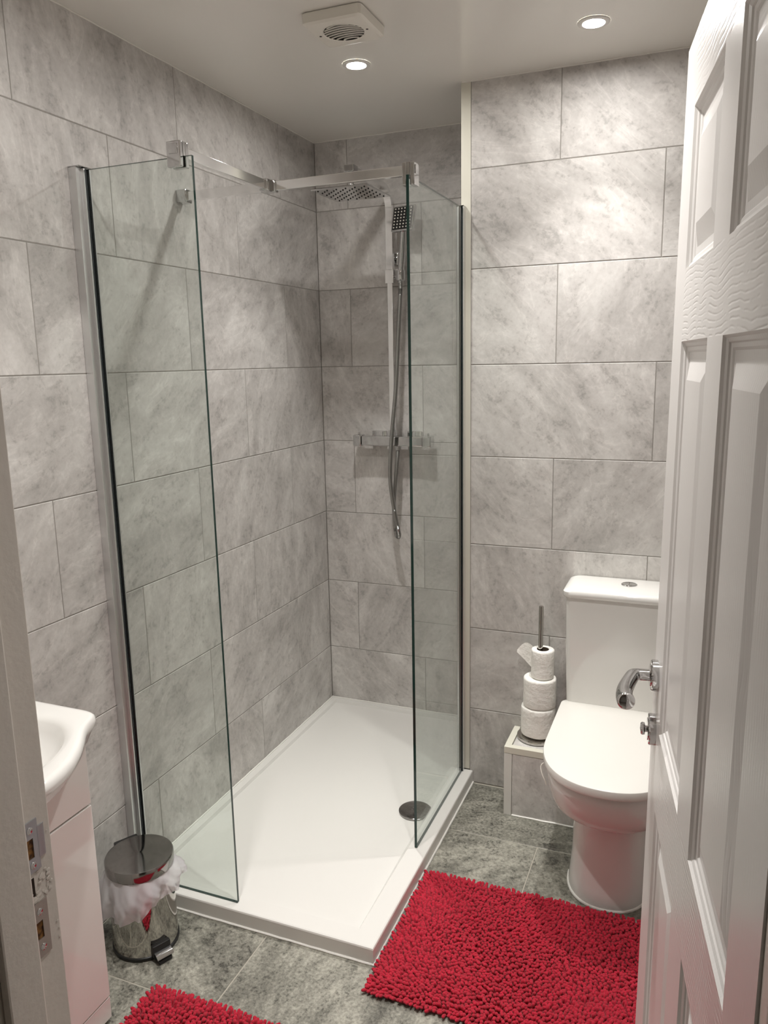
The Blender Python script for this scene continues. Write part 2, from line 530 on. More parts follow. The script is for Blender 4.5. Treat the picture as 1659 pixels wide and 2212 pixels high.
def frame_plate(z0, z1, y0, y1, hole, mt, lip):
    """Plate on the latch jamb with a rectangular hole; ring of four strips."""
    x0, x1 = JX - 0.0004, JX + 0.0016
    hz0, hz1, hy0, hy1 = hole
    b = B().box(x0, x1, y0, y1, z0, hz0).box(x0, x1, y0, y1, hz1, z1).box(x0, x1, y0, hy0, hz0, hz1).box(x0, x1, hy1, y1, hz0, hz1)
    if lip:
        pts = [(JX + 0.0008, y1 - 0.001, 0), (JX + 0.0006, y1 + 0.008, 0), (JX - 0.004, y1 + 0.014, 0), (JX - 0.011, y1 + 0.0165, 0)]
        zc, w = (z0 + z1) / 2 + 0.001, (z1 - z0) * 0.62
        b.strip([(p[0], p[1], zc) for p in pts], w, 0.002, (0, 0, 1))
    o = b.build('strike_plate', mt, lining)
    for zc in ((z0 + hz0) / 2, (hz1 + z1) / 2):
        yc = (y0 + y1) / 2
        rot = Matrix.Translation((x1, yc, zc)) @ Matrix.Rotation(R(90), 4, 'Y')
        B().lathe([(0.0001, .0014), (0.0022, .0012), (0.0044, 0.0004), (0.0046, -0.0006)], seg=16, mat=rot).box(-.003, .003, -.0004, .0004, .0008, .0015, mat=rot).build('screw', 'chrome', o)
    hm = 'wood' if True else 'dark_hole'
    B().box(JX - 0.0002, JX + 0.0003, hy0, hy1, hz0, hz1).build('bolt_hole', hm, o)
    return o
frame_plate(0.915, 0.980, STOP_Y + 0.001, STOP_Y + 0.024, (0.933, 0.958, STOP_Y + 0.003, STOP_Y + 0.016), 'plate', True)
frame_plate(0.802, 0.874, STOP_Y + 0.002, STOP_Y + 0.026, (0.826, 0.849, STOP_Y + 0.003, STOP_Y + 0.017), 'plate_nickel', False)
B().box(JX - .0002, JX + .0006, STOP_Y + 0.002, STOP_Y + 0.012, 0.884, 0.908).build('old_mortice', 'dark_hole', lining)
# ragged filler and chipped paint around the plates
def chips(n, y0, y1, z0, z1, s0, s1):
    b = B()
    for _ in range(n):
        c = Vector((JX + 0.0005, random.uniform(y0, y1), random.uniform(z0, z1)))
        s = random.uniform(s0, s1)
        bm = bmesh.new()
        bmesh.ops.create_icosphere(bm, subdivisions=1, radius=1)
        for v in bm.verts:
            v.co = Vector((v.co.x * s * .16, v.co.y * s, v.co.z * s * random.uniform(.5, 1.1))) + c
        b._take(bm)
    return b
chips(16, STOP_Y + 0.012, FRONT_Y - 0.002, 0.878, 0.914, 0.0015, 0.0055).build('filler', 'jamb_paint', lining)
chips(12, STOP_Y + 0.003, FRONT_Y - 0.006, 0.876, 0.888, 0.0015, 0.005).build('filler', 'jamb_paint', lining)
chips(8, FRONT_Y - 0.016, FRONT_Y + 0.001, 0.80, 0.99, 0.001, 0.0026).build('filler', 'jamb_paint', lining)

# ------------------------------------------------------------------ door leaf, standing open
DA = R(8.5994)
door = bpy.data.objects.new('door_1', None)
C.objects.link(door)
door.empty_display_size = 0.1
nv = Vector((math.cos(DA), math.sin(DA), 0))
door.location = Vector((1.4001, -1.5627, 0)) - nv * 0.00605
door.rotation_euler = (R(-0.2888), 0, DA - R(90))
structure(door, 'white six panel interior door standing open in front of the toilet')
DW, DT, DB, DTOP = 0.762, 0.035, 0.008, 1.9428
SA, SBW, SM = 0.1029, 0.2289, 0.0984
cols = [(SA, SA + SBW), (SA + SBW + SM, SA + 2 * SBW + SM)]
zr = [(0.20, 0.765), (0.9013, 1.5212), (1.6225, 1.8394)]
# core behind the moulded skins
B().box(0.002, DW - 0.002, 0.0135, DT - 0.0135, DB + .002, DTOP - .002).build('door_core', 'paint', door, smooth=False)
def skin(y0, y1):
    for s0, s1 in ((0, SA), (SA + 2 * SBW + SM, DW)):
        B().box(s0, s1, y0, y1, DB, DTOP).build('stile', 'door_stile', door, smooth=False)
    zz = [(DB, zr[0][0]), (zr[0][1], zr[1][0]), (zr[1][1], zr[2][0]), (zr[2][1], DTOP)]
    for z0, z1 in zz:
        B().box(SA, DW - SA, y0, y1, z0, z1).build('rail', 'door_rail', door, smooth=False)
    for z0, z1 in zr:
        B().box(SA + SBW, SA + SBW + SM, y0, y1, z0, z1).build('mullion', 'door_stile', door, smooth=False)
skin(0, 0.014)
skin(DT - 0.014, DT)
def panel(s0, s1, z0, z1, front):
    prof = [(0, 0), (0.003, 0.0035), (0.007, 0.0055), (0.0085, 0.0075), (0.013, 0.0085), (0.016, 0.0105), (0.026, 0.0105), (0.052, 0.0035), (0.054, 0.003)]
    rings = []
    for d, dep in prof:
        yv = dep if front else DT - dep
        rings.append([(s0 + d, yv, z0 + d), (s1 - d, yv, z0 + d), (s1 - d, yv, z1 - d), (s0 + d, yv, z1 - d)])
    b = B().loft(rings, cap0=False)
    if front:
        bmesh.ops.recalc_face_normals(b.bm, faces=b.bm.faces[:])
        for f_ in b.bm.faces:
            if f_.normal.y > 0:
                f_.normal_flip()
    b.build('door_panel', 'door_stile', door, smooth=False)
for c0, c1 in cols:
    for z0, z1 in zr:
        panel(c0, c1, z0, z1, True)
        panel(c0, c1, z0, z1, False)

def lever(sgn, yface):
    """Lever handle on a round rose, and a round turn below it."""
    ms, mz = 0.045, 0.979
    def rose(z, name):
        rot = Matrix.Translation((ms, yface, z)) @ Matrix.Rotation(R(90) * (1 if sgn < 0 else -1), 4, 'X')
        return B().lathe([(0.0001, 0.0), (0.0262, 0.0), (0.0262, 0.0095), (0.0245, 0.0112), (0.0185, 0.0115), (0.0180, 0.0128), (0.0001, 0.0128)], seg=48, mat=rot).build(name, 'chrome', door)
    h = rose(mz, 'handle_rose')
    pts, rad = [], []
    for i in range(7):                      # neck
        pts.append((ms, yface + sgn * (0.010 + 0.018 * i / 6), mz)); rad.append(0.0098)
    for i in range(1, 7):                   # elbow
        a = R(78) * i / 6
        pts.append((ms + 0.014 * (1 - math.cos(a)), yface + sgn * (0.028 + 0.014 * math.sin(a)), mz)); rad.append(0.0098 + 0.0016 * i / 6)
    for i in range(1, 15):                  # grip bows away from the door and swells to the end
        t = i / 14
        pts.append((ms + 0.012 + 0.100 * t, yface + sgn * (0.0417 + 0.017 * math.sin(math.pi * 0.62 * t)), mz - 0.002 * math.sin(math.pi * t)))
        rad.append(0.0114 + 0.0024 * t)
    ye = yface + sgn * (0.0417 + 0.017 * math.sin(math.pi * 0.62))
    for i in range(1, 6):
        a = R(90) * i / 5
        pts.append((ms + 0.112 + 0.006 * math.sin(a), ye, mz)); rad.append(max(0.0004, 0.0138 * math.cos(a) ** 0.7))
    B().tube(pts, rad, 24).build('lever', 'chrome', h)
    t = rose(0.883, 'turn_rose')
    rot = Matrix.Translation((ms, yface + sgn * 0.0125, 0.883)) @ Matrix.Rotation(R(90) * (1 if sgn < 0 else -1), 4, 'X')
    B().lathe([(0.0001, -.001), (0.0055, -.001), (0.0055, 0.003), (0.010, 0.004), (0.0108, 0.008), (0.0085, 0.0105), (0.0001, 0.0112)], seg=32, mat=rot).build('turn_knob', 'chrome', t)
lever(-1, 0.0)
lever(1, DT)
B().box(-0.0006, 0.001, 0.006, 0.029, 0.90, 1.04).build('latch_plate', 'satin', door)
for z in (0.25, 0.97, 1.72):
    B().tube([(DW + 0.004, DT + 0.004, z - 0.038), (DW + 0.004, DT + 0.004, z + 0.038)], 0.0045, 12).build('hinge', 'satin', door)

# ------------------------------------------------------------------ shower tray
TZ, TX, TY = 0.048, 0.755, -1.334
NX2, NY2 = NIB_X - 0.001, NIB_Y - 0.002
tray = thing('shower_tray', 'white rectangular shower tray on the floor in the tiled corner', 'shower tray', (0.38, -0.7, 0))
def tray_outline(d, z):
    """Outer outline with the step around the projecting wall, inset by d."""
    return [(0.001 + d, TY + d, z), (TX - d, TY + d, z), (TX - d, NY2 - d if d else NY2, z), (NX2 - d, NY2 - d if d else NY2, z), (NX2 - d, -0.001 - d, z), (0.001 + d, -0.001 - d, z)]
DX, DY, DRr = 0.637, -0.69, 0.055
b = B()
bm = bmesh.new()
# outer skirt with eased edges, flat rim, small step down to the falling floor
outer = [(0.001, TY), (TX, TY), (TX, NY2), (NX2, NY2), (NX2, -0.001), (0.001, -0.001)]
def ring(pts, z):
    return [bm.verts.new((p[0], p[1], z)) for p in pts]
def inset(pts, d):
    n = len(pts)
    o = []
    for i in range(n):
        p0, p1, p2 = Vector(pts[i - 1]), Vector(pts[i]), Vector(pts[(i + 1) % n])
        a, c = (p1 - p0).normalized(), (p2 - p1).normalized()
        na, nc = Vector((-a.y, a.x)), Vector((-c.y, c.x))
        k = (na + nc) / (1 + na.dot(nc))
        o.append(tuple(p1 + k * d))
    return o
r = [ring(outer, 0.0), ring(outer, TZ - 0.005), ring(inset(outer, 0.0015), TZ - 0.0015), ring(inset(outer, 0.005), TZ)]
for a, c in zip(r, r[1:]):
    for i in range(6):
        bm.faces.new((a[i], a[(i + 1) % 6], c[(i + 1) % 6], c[i]))
rim = [(0.030, TY + 0.055), (0.706 - 0.012, TY + 0.055), (0.706 - 0.012, -0.030), (0.030, -0.030)]
rA = ring(rim, TZ)
rB = ring([(x + (0.006 if x < .3 else -0.006), y + (0.006 if y < -1 else -0.006)) for x, y in rim], TZ - 0.009)
o = r[-1]
# flat rim faces between outer ring (6) and inner rectangle (4)
bm.faces.new((o[0], o[1], rA[1], rA[0]))
bm.faces.new((o[1], o[2], o[3], rA[1]))
bm.faces.new((o[3], o[4], rA[2], rA[1]))
bm.faces.new((o[4], o[5], rA[3], rA[2]))
bm.faces.new((o[5], o[0], rA[0], rA[3]))
for i in range(4):
    bm.faces.new((rA[i], rA[(i + 1) % 4], rB[(i + 1) % 4], rB[i]))
# falls to the waste
dz = TZ - 0.023
rC = ring([(DX - 0.055, DY - 0.23), (DX + 0.040, DY - 0.23), (DX + 0.040, DY + 0.20), (DX - 0.055, DY + 0.20)], dz + 0.002)
for i in range(4):
    bm.faces.new((rB[i], rB[(i + 1) % 4], rC[(i + 1) % 4], rC[i]))
cen = bm.verts.new((DX, DY, dz))
for i in range(4):
    bm.faces.new((rC[i], rC[(i + 1) % 4], cen))
bmesh.ops.triangulate(bm, faces=[f_ for f_ in bm.faces if len(f_.verts) > 4])
bmesh.ops.recalc_face_normals(bm, faces=bm.faces[:])
b._take(bm)
b.build('tray_body', 'acrylic', tray, angle=0.5)
wz = dz + 0.006
wo = B().lathe([(DRr, wz - 0.004), (DRr, wz + 0.001), (DRr - 0.004, wz + 0.0035), (0.0001, wz + 0.0045)], DX, DY, 64).build('waste_cover', 'dark_steel', tray)
wo['label'] = 'round chrome waste cover'
b = B()
for i in range(4):
    a = R(45 + 90 * i)
    b.lathe([(0.0018, wz + 0.0042), (0.0014, wz + 0.0052), (0.0001, wz + 0.0054)], DX - .004 + 0.007 * math.cos(a), DY + 0.007 * math.sin(a), 10)
b.build('cover_dot', 'chrome', wo)
bead([(0.002, TY - 0.001, 0.002), (TX + 0.001, TY - 0.001, 0.002), (TX + 0.001, NIB_Y - 0.003, 0.002)], 0.0034, 'sealant', tray)
bead([(0.003, TY + 0.004, TZ + 0.001), (0.003, -0.003, TZ + 0.001), (NIB_X - 0.003, -0.003, TZ + 0.001)], 0.003, 'sealant', tray)

# ------------------------------------------------------------------ glass screens
def pane(parent, x0, x1, y0, y1, z0, z1):
    bx = B().box(x0, x1, y0, y1, z0, z1)
    o = bx.build('glass_pane', ['glass', 'glass_edge'], parent, smooth=False)
    thin = 0 if (x1 - x0) < (y1 - y0) else 1
    for p_ in o.data.polygons:
        nn = p_.normal
        p_.material_index = 0 if abs(nn[thin]) > 0.9 else 1
        if nn[2] > 0.9:
            p_.material_index = 1
    return o
PZ0, PZ1 = 0.049, 1.972
LPY, LPX = -1.305, 0.341
s1 = thing('shower_screen', 'narrow glass shower screen fixed to the left wall behind the bin', 'shower screen', (0.17, LPY, TZ), 'glass shower screens')
pane(s1, 0.022, LPX, LPY - 0.004, LPY + 0.004, PZ0, PZ1)
B().box(0.0005, 0.024, LPY - 0.027, LPY - 0.0062, PZ0, PZ1 + 0.004, 0.0012).box(0.0005, 0.024, LPY + 0.0062, LPY + 0.017, PZ0, PZ1 + 0.004, 0.0012).box(0.0005, 0.012, LPY - 0.0062, LPY + 0.0062, PZ0, PZ1 + 0.004).box(0.024, 0.034, LPY - 0.012, LPY - 0.0062, PZ0, PZ1 + 0.002, 0.0008).box(0.024, 0.034, LPY + 0.0062, LPY + 0.012, PZ0, PZ1 + 0.002, 0.0008).build('wall_profile', 'satin', s1)
B().box(0.012, 0.036, LPY - 0.0062, LPY - 0.0042, PZ0, PZ1).box(0.012, 0.036, LPY + 0.0042, LPY + 0.0062, PZ0, PZ1).build('gasket', 'rubber', s1, smooth=False)
B().box(0.0005, 0.035, LPY - 0.028, LPY + 0.018, PZ1 + 0.004, PZ1 + 0.0065, 0.001).build('profile_cap', 'chrome', s1)

RPX, RPY = 0.7165, -0.9055
s2 = thing('shower_screen', 'glass shower screen fixed to the cream trim beside the toilet', 'shower screen', (RPX, -0.65, TZ), 'glass shower screens')
pane(s2, RPX - 0.004, RPX + 0.004, RPY, NIB_Y - 0.006, PZ0, PZ1)
B().box(RPX - 0.013, RPX - 0.0062, NIB_Y - 0.024, NIB_Y - 0.0012, PZ0, PZ1 + 0.003, 0.001).box(RPX + 0.0062, RPX + 0.009, NIB_Y - 0.024, NIB_Y - 0.0012, PZ0, PZ1 + 0.003, 0.0006).build('wall_profile', 'satin', s2)
B().box(RPX - 0.0062, RPX - 0.0042, NIB_Y - 0.026, NIB_Y - 0.002, PZ0, PZ1).box(RPX + 0.0042, RPX + 0.0062, NIB_Y - 0.026, NIB_Y - 0.002, PZ0, PZ1).build('gasket', 'rubber', s2, smooth=False)
B().box(RPX - 0.014, RPX + 0.010, NIB_Y - 0.026, NIB_Y - 0.0012, PZ1 + 0.003, PZ1 + 0.0055, 0.0008).build('profile_cap', 'chrome', s2)

# support bars in a T above the panes
BY, BX, BZ = -0.892, 0.303, 1.984
bar = thing('support_bar', 'square chrome bars in a T bracing the two shower screens', 'support bar', (BX, BY, BZ))
hw, hh = 0.0075, 0.0125
B().box(0.03, RPX - 0.012, BY - hw, BY + hw, BZ - hh, BZ + hh, 0.0012).build('cross_bar', 'bar', bar)
B().box(BX - hw, BX + hw, LPY + 0.012, BY - hw - 0.012, BZ - hh, BZ + hh, 0.0012).build('long_bar', 'bar', bar)
B().box(BX - 0.013, BX + 0.013, BY - 0.034, BY - hw - 0.0004, BZ - 0.016, BZ + 0.016, 0.002).box(BX - 0.022, BX + 0.022, BY - 0.011, BY + 0.011, BZ - 0.016, BZ + 0.016, 0.002).build('tee_joint', 'chrome', bar)
B().box(0.0008, 0.034, BY - 0.016, BY + 0.016, BZ - 0.0185, BZ + 0.0185, 0.003).build('wall_bracket', 'chrome', bar)
def clamp(cx, cy, axis):
    o = B()
    w = 0.0185
    if axis == 'y':
        o.box(cx - w, cx + w, cy - 0.017, cy - 0.0045, 1.948, 2.004, 0.002).box(cx - w, cx + w, cy + 0.0045, cy + 0.017, 1.948, 2.004, 0.002).box(cx - w, cx + w, cy - 0.0045, cy + 0.0045, PZ1 + 0.0008, 2.0035)
        o.box(cx - 0.012, cx + 0.012, cy - 0.019, cy - 0.0165, 1.976, 1.998, 0.001)
    else:
        o.box(cx - 0.017, cx - 0.0045, cy - w + .01, cy + w + .01, 1.948, 2.004, 0.002).box(cx + 0.0045, cx + 0.017, cy - w + .01, cy + w + .01, 1.948, 2.004, 0.002).box(cx - 0.0045, cx + 0.0045, cy - w + .01, cy + w + .01, PZ1 + 0.0008, 2.0035)
        o.box(cx + 0.0165, cx + 0.019, cy - .002, cy + .022, 1.976, 1.998, 0.001)
    return o.build('glass_clamp', 'chrome', bar)
clamp(BX - 0.002, LPY, 'y')
clamp(RPX, BY, 'x')

# ------------------------------------------------------------------ shower column
SX, SY = 0.330, -0.052
sh = thing('shower_column', 'chrome bar shower with riser and square overhead rain head', 'shower', (SX, SY, 1.2))
b = B().box(SX - 0.128, SX + 0.128, SY - 0.021, SY + 0.021, 1.175, 1.213, 0.004)
b.build('valve_body', 'chrome', sh)
for sx_ in (-1, 1):
    x0 = SX + sx_ * 0.128
    k = B().box(min(x0 + sx_ * .001, x0 + sx_ * 0.036), max(x0 + sx_ * .001, x0 + sx_ * 0.036), SY - 0.023, SY + 0.023, 1.171, 1.217, 0.005).build('control_knob', 'chrome', sh)
    B().box(x0 + sx_ * 0.018 - 0.004, x0 + sx_ * 0.018 + 0.004, SY - 0.004, SY + 0.004, 1.2165, 1.226, 0.0015).build('knob_stop', 'chrome', k)
    B().tube([(SX + sx_ * 0.075, -0.0008, 1.198), (SX + sx_ * 0.075, SY + 0.018, 1.198)], 0.014, 20).box(SX + sx_ * 0.075 - 0.031, SX + sx_ * 0.075 + 0.031, -0.011, -0.0008, 1.167, 1.229, 0.003).build('wall_plate', 'chrome', sh)
B().box(SX - 0.014, SX + 0.014, SY - 0.014, SY + 0.014, 1.2125, 1.236, 0.002).build('riser_nut', 'chrome', sh)
# lower and upper riser tubes, upper one sweeps forward into the arm
B().box(SX - 0.0105, SX + 0.0105, SY - 0.008, SY + 0.008, 1.235, 1.80, 0.0015).build('lower_riser', 'bar', sh)
B().box(SX - 0.017, SX + 0.017, SY - 0.0135, SY + 0.0135, 1.792, 1.842, 0.002).build('slide_collar', 'bar', sh)
pts = [(SX, SY, 1.80 + 0.02 * i) for i in range(13)]
RB = 0.075
zc = 2.055
pts += [(SX, SY - RB * (1 - math.cos(a)), zc + RB * math.sin(a)) for a in [R(90) * i / 14 for i in range(0, 15)]]
pts += [(SX, SY - RB - (0.345 - RB) * i / 6, zc + RB) for i in range(1, 7)]
B().strip(pts, 0.026, 0.017, (1, 0, 0)).build('riser_arm', 'bar', sh, angle=30)
HEADY, HEADZ = -0.395, 2.052
B().box(SX - 0.0175, SX + 0.0175, HEADY - 0.018, HEADY + 0.02, zc + RB - 0.011, zc + RB + 0.011, 0.002).build('arm_end', 'chrome', sh)
B().tube([(SX, HEADY, zc + RB - 0.0105), (SX, HEADY, HEADZ + 0.016)], 0.009, 20).lathe([(0.001, HEADZ + 0.03), (0.016, HEADZ + 0.026), (0.019, HEADZ + 0.012), (0.019, HEADZ + 0.008)], SX, HEADY, 24).build('swivel_joint', 'chrome', sh)
HS = 0.100
hd = B().loft([[(SX + a * (HS - d), HEADY + c * (HS - d), HEADZ + z) for a, c in ((-1, -1), (1, -1), (1, 1), (-1, 1))] for d, z in ((0.0, 0.0), (0.0, 0.004), (0.012, 0.0085), (0.06, 0.0105))]).build('rain_head', 'chrome', sh, smooth=False)
b = B()
for i in range(11):
    for j in range(11):
        if (i + j) % 2 == 0:
            x, yv = SX + (i - 5) * 0.0165, HEADY + (j - 5) * 0.0165
            b.lathe([(0.0029, HEADZ - 0.0001), (0.0022, HEADZ - 0.0022), (0.0001, HEADZ - 0.0024)], x, yv, 8)
nz = b.build('nozzles', 'black', hd)
nz['kind'] = 'stuff'
# wall bracket on the riser
B().box(SX - 0.0175, SX + 0.0175, -0.018, -0.0008, 1.862, 1.905, 0.002).tube([(SX, -0.016, 1.885), (SX, SY + 0.008, 1.885)], 0.009, 16).build('riser_bracket', 'chrome', sh)
B().tube([(SX + 0.016, SY, 1.815), (SX + 0.040, SY - 0.012, 1.815)], 0.008, 16).build('holder_arm', 'chrome', sh)
HPX, HPY = SX + 0.048, SY - 0.018
B().lathe([(0.0125, 1.797), (0.0165, 1.80), (0.0175, 1.83), (0.0165, 1.835), (0.0125, 1.835)], HPX, HPY, 24).build('handset_holder', 'chrome', sh)

# hand shower with its hose
hs = thing('hand_shower', 'small square chrome hand shower with ribbed hose hanging in its holder', 'hand shower', (HPX, HPY, 1.2))
b = B()
b.tube([(HPX, HPY, 1.790), (HPX + 0.001, HPY + 0.001, 1.83), (HPX + 0.010, HPY - 0.006, 1.90), (HPX + 0.018, HPY - 0.014, 1.972)], [0.0095, 0.0115, 0.0125, 0.011], 20)
b.build('handle', 'chrome', hs)
hm_ = Matrix.Translation((HPX + 0.022, HPY - 0.022, 2.016)) @ Matrix.Rotation(R(-12), 4, 'Z') @ Matrix.Rotation(R(-14), 4, 'X')
hh_ = B().box(-0.047, 0.047, -0.003, 0.013, -0.047, 0.047, 0.004, mat=hm_).build('handset_head', 'chrome', hs)
B().box(-0.041, 0.041, -0.0045, -0.0031, -0.041, 0.041, 0.0006, mat=hm_).build('spray_plate', 'black', hh_)
b = B()
for i in range(6):
    for j in range(7):
        b.box(-0.0335 + i * 0.0134 - .0022, -0.0335 + i * 0.0134 + .0022, -0.0066, -0.0044, -0.0345 + j * 0.0115 - .0022, -0.0345 + j * 0.0115 + .0022, mat=hm_)
b.build('spray_tips', 'white_plastic', hh_, smooth=False)['kind'] = 'stuff'
# hose: catmull-rom through control points, ribbed
ctrl = [(HPX, HPY, 1.80), (HPX, HPY - 0.002, 1.77), (HPX - 0.008, HPY - 0.012, 1.60), (HPX - 0.018, HPY - 0.02, 1.40), (HPX - 0.036, HPY - 0.030, 1.20), (HPX - 0.044, HPY - 0.030, 1.05),
        (HPX - 0.030, HPY - 0.026, 0.92), (HPX - 0.018, HPY - 0.022, 0.85), (HPX - 0.018, HPY - 0.012, 0.822), (HPX - 0.026, HPY - 0.002, 0.812), (HPX - 0.036, HPY - 0.002, 0.835), (HPX - 0.040, HPY - 0.004, 0.95), (HPX - 0.028, HPY - 0.004, 1.08), (SX + 0.02, SY, 1.165), (SX + 0.02, SY, 1.178)]
def catmull(P, step):
    P = [Vector(p) for p in P]
    P = [2 * P[0] - P[1]] + P + [2 * P[-1] - P[-2]]
    out = []
    for i in range(1, len(P) - 2):
        n = max(2, int((P[i + 1] - P[i]).length / step))
        for k in range(n):
            t = k / n
            a, b_, c, d = P[i - 1:i + 3]
            out.append(0.5 * ((2 * b_) + (-a + c) * t + (2 * a - 5 * b_ + 4 * c - d) * t * t + (-a + 3 * b_ - 3 * c + d) * t ** 3))
    out.append(P[-2])
    return out
hp = catmull(ctrl, 0.0022)
B().tube(hp, [0.0090 if i % 2 == 0 else 0.0074 for i in range(len(hp))], 12).build('hose', 'hose', hs, angle=80)
B().tube([(SX + 0.02, SY, 1.158), (SX + 0.02, SY, 1.1745)], 0.011, 16).build('hose_nut', 'chrome', hs)

def ray_poly(poly, c, ang):
    d = Vector((math.cos(ang), math.sin(ang)))
    best = None
    for p, q in zip(poly, poly[1:] + poly[:1]):
        p, q = Vector(p), Vector(q)
        e = q - p
        den = d.x * e.y - d.y * e.x
        if abs(den) < 1e-9:
            continue
        w_ = p - c
        t = (w_.x * e.y - w_.y * e.x) / den
        u_ = (w_.x * d.y - w_.y * d.x) / den
        if t > 0 and -1e-6 <= u_ <= 1 + 1e-6 and (best is None or t > best):
            best = t
    return c + d * best

# ------------------------------------------------------------------ extractor fan
FX, FY, FS, FD = 0.570, -0.953, 0.080, 0.030
fan = thing('extractor_fan', 'square white ceiling extractor fan with round curved grille', 'extractor fan', (FX, FY, CEIL))
def rrect(cx, cy, hx, hy, r, z, n=6):
    o = []
    for qx, qy, a0 in ((1, 1, 0), (-1, 1, 90), (-1, -1, 180), (1, -1, 270)):
        for i in range(n + 1):
            a = R(a0 + 90 * i / n)
            o.append((cx + qx * (hx - r) + r * math.cos(a), cy + qy * (hy - r) + r * math.sin(a), z))
    return o
zb = CEIL - FD
GRr = 0.051
n_o = len(rrect(0, 0, 1, 1, .1, 0))
def circ_like(rect, cx, cy, r, z):
    o = []
    for p in rect:
        a = math.atan2(p[1] - cy, p[0] - cx)
        o.append((cx + r * math.cos(a), cy + r * math.sin(a), z))
    return o
def fine(hx, r, z):
    poly = [(p[0], p[1]) for p in rrect(FX, FY, hx, hx, r, z, 10)]
    return [(*ray_poly(poly, Vector((FX, FY)), 2 * math.pi * (i + .5) / 88), z) for i in range(88)]
rings = [fine(FS - 0.003, 0.010, CEIL - 0.0005), fine(FS - 0.003, 0.010, CEIL - 0.003), fine(FS, 0.011, CEIL - 0.003), fine(FS - 0.001, 0.011, zb + 0.006), fine(FS - 0.006, 0.010, zb + 0.001), fine(FS - 0.012, 0.008, zb)]
face = rings[-1]
rings.append(circ_like(face, FX, FY, GRr + 0.003, zb))
rings.append(circ_like(face, FX, FY, GRr, zb + 0.002))
B().loft(rings, cap0=True, cap1=False).build('fan_body', 'white_plastic', fan, angle=30)
B().lathe([(GRr + 0.0005, zb + 0.0018), (GRr, zb + 0.022), (0.0001, zb + 0.022)], FX, FY, 88).build('grille_recess', 'dark_recess', fan)
for i in range(8):
    o_ = -0.042 + i * 0.0122
    hwid = math.sqrt(max(1e-6, GRr ** 2 - o_ ** 2))
    pts = []
    for k in range(13):
        t = -1 + 2 * k / 12
        yy = FY + o_ + 0.010 * t * t - 0.005
        xx = FX + t * min(hwid + 0.001, math.sqrt(max(1e-6, GRr ** 2 - (yy - FY) ** 2)) + .001)
        pts.append((xx, yy, zb + 0.0028))
    B().strip(pts, 0.0024, 0.0036, (0, 0, 1)).build('slat', 'white_plastic', fan)
for sx_ in (-1, 1):
    B().lathe([(0.0034, zb + 0.0004), (0.003, zb - 0.0006), (0.0001, zb - 0.0007)], FX + sx_ * 0.062, FY - .002 + .004 * sx_, 14).build('screw_cap', 'dark_recess', fan)

# ------------------------------------------------------------------ recessed ceiling lamps
lamp_labels = ['round recessed ceiling lamp above the shower beside the extractor fan', 'round recessed ceiling lamp above the toilet',
               'round recessed ceiling lamp nearer the basin', 'round recessed ceiling lamp over the red rug by the door']
for (lx, ly), lab in zip(LAMPS, lamp_labels):
    d = thing('ceiling_downlight', lab, 'ceiling lamp', (lx, ly, CEIL), 'recessed ceiling lamps')
    B().lathe([(0.041, CEIL - 0.0005), (0.0405, CEIL - 0.003), (0.036, CEIL - 0.0052), (0.0285, CEIL - 0.0046), (0.0275, CEIL - 0.0008)], lx, ly, 56).build('bezel', 'white_trim', d)
    B().lathe([(0.0272, CEIL - 0.0018), (0.018, CEIL - 0.0030), (0.0001, CEIL - 0.0034)], lx, ly, 20).build('lens', 'lamp', d)
    ld = bpy.data.lights.new('lamp_light', 'AREA')
    ld.shape = 'DISK'
    ld.size = 0.05
    ld.energy = LAMP_W
    ld.spread = R(82)
    ld.color = (1.0, 0.975, 0.945)
    lo = bpy.data.objects.new('lamp_light', ld)
    C.objects.link(lo)
    lo.parent = d
    lo.location = (0, 0, -0.0056)

# ------------------------------------------------------------------ boxed-in pipe ledge beside the toilet
BXA, BXB, BYF, BZT = 0.906, 1.138, -0.56, 0.245
bx = thing('pipe_boxing', 'low tiled pipe boxing with white edge trims left of the toilet', 'pipe boxing', (1.02, -0.48, 0))
B().box(BXA + 0.004, BXB, BYF + 0.006, NIB_Y - 0.002, 0, BZT - 0.006).build('box_core', 'grout', bx, smooth=False)
def box_tile(c, rot, w, h):
    t_ = put_tile(bx, M['wall_tile'], (0, 0, 0), (0, 0, 0), w, h)
    t_.matrix_parent_inverse = Matrix.Translation(Vector(bx['_base'])).inverted()
    t_.location = c
    t_.rotation_euler = rot
box_tile(((BXA + 0.026 + BXB) / 2, BYF + 0.0005, 0.1115), (0, 0, 0), BXB - BXA - 0.026, 0.221)
box_tile((BXA + 0.0005, (BYF + NIB_Y) / 2 + 0.006, 0.1115), (0, 0, R(-90)), NIB_Y - BYF - 0.018, 0.221)
box_tile(((BXA + BXB) / 2 + 0.011, (BYF + NIB_Y) / 2 + 0.010, BZT - 0.0008), (R(-90), 0, 0), BXB - BXA - 0.024, NIB_Y - BYF - 0.024)
B().box(BXA - 0.001, BXA + 0.025, BYF - 0.001, BYF + 0.012, 0.0, 0.2225, 0.001).build('edge_trim', 'white_trim', bx)
B().box(BXA - 0.001, BXB, BYF - 0.0015, BYF + 0.020, 0.2235, BZT + 0.0006, 0.001).build('edge_trim', 'trim', bx)
B().box(BXA - 0.0015, BXA + 0.020, BYF + 0.020, NIB_Y - 0.002, 0.2235, BZT + 0.0006, 0.001).build('edge_trim', 'trim', bx)
bead([(BXA + 0.026, BYF - 0.001, 0.002), (BXB, BYF - 0.001, 0.002)], 0.003, 'sealant', bx)

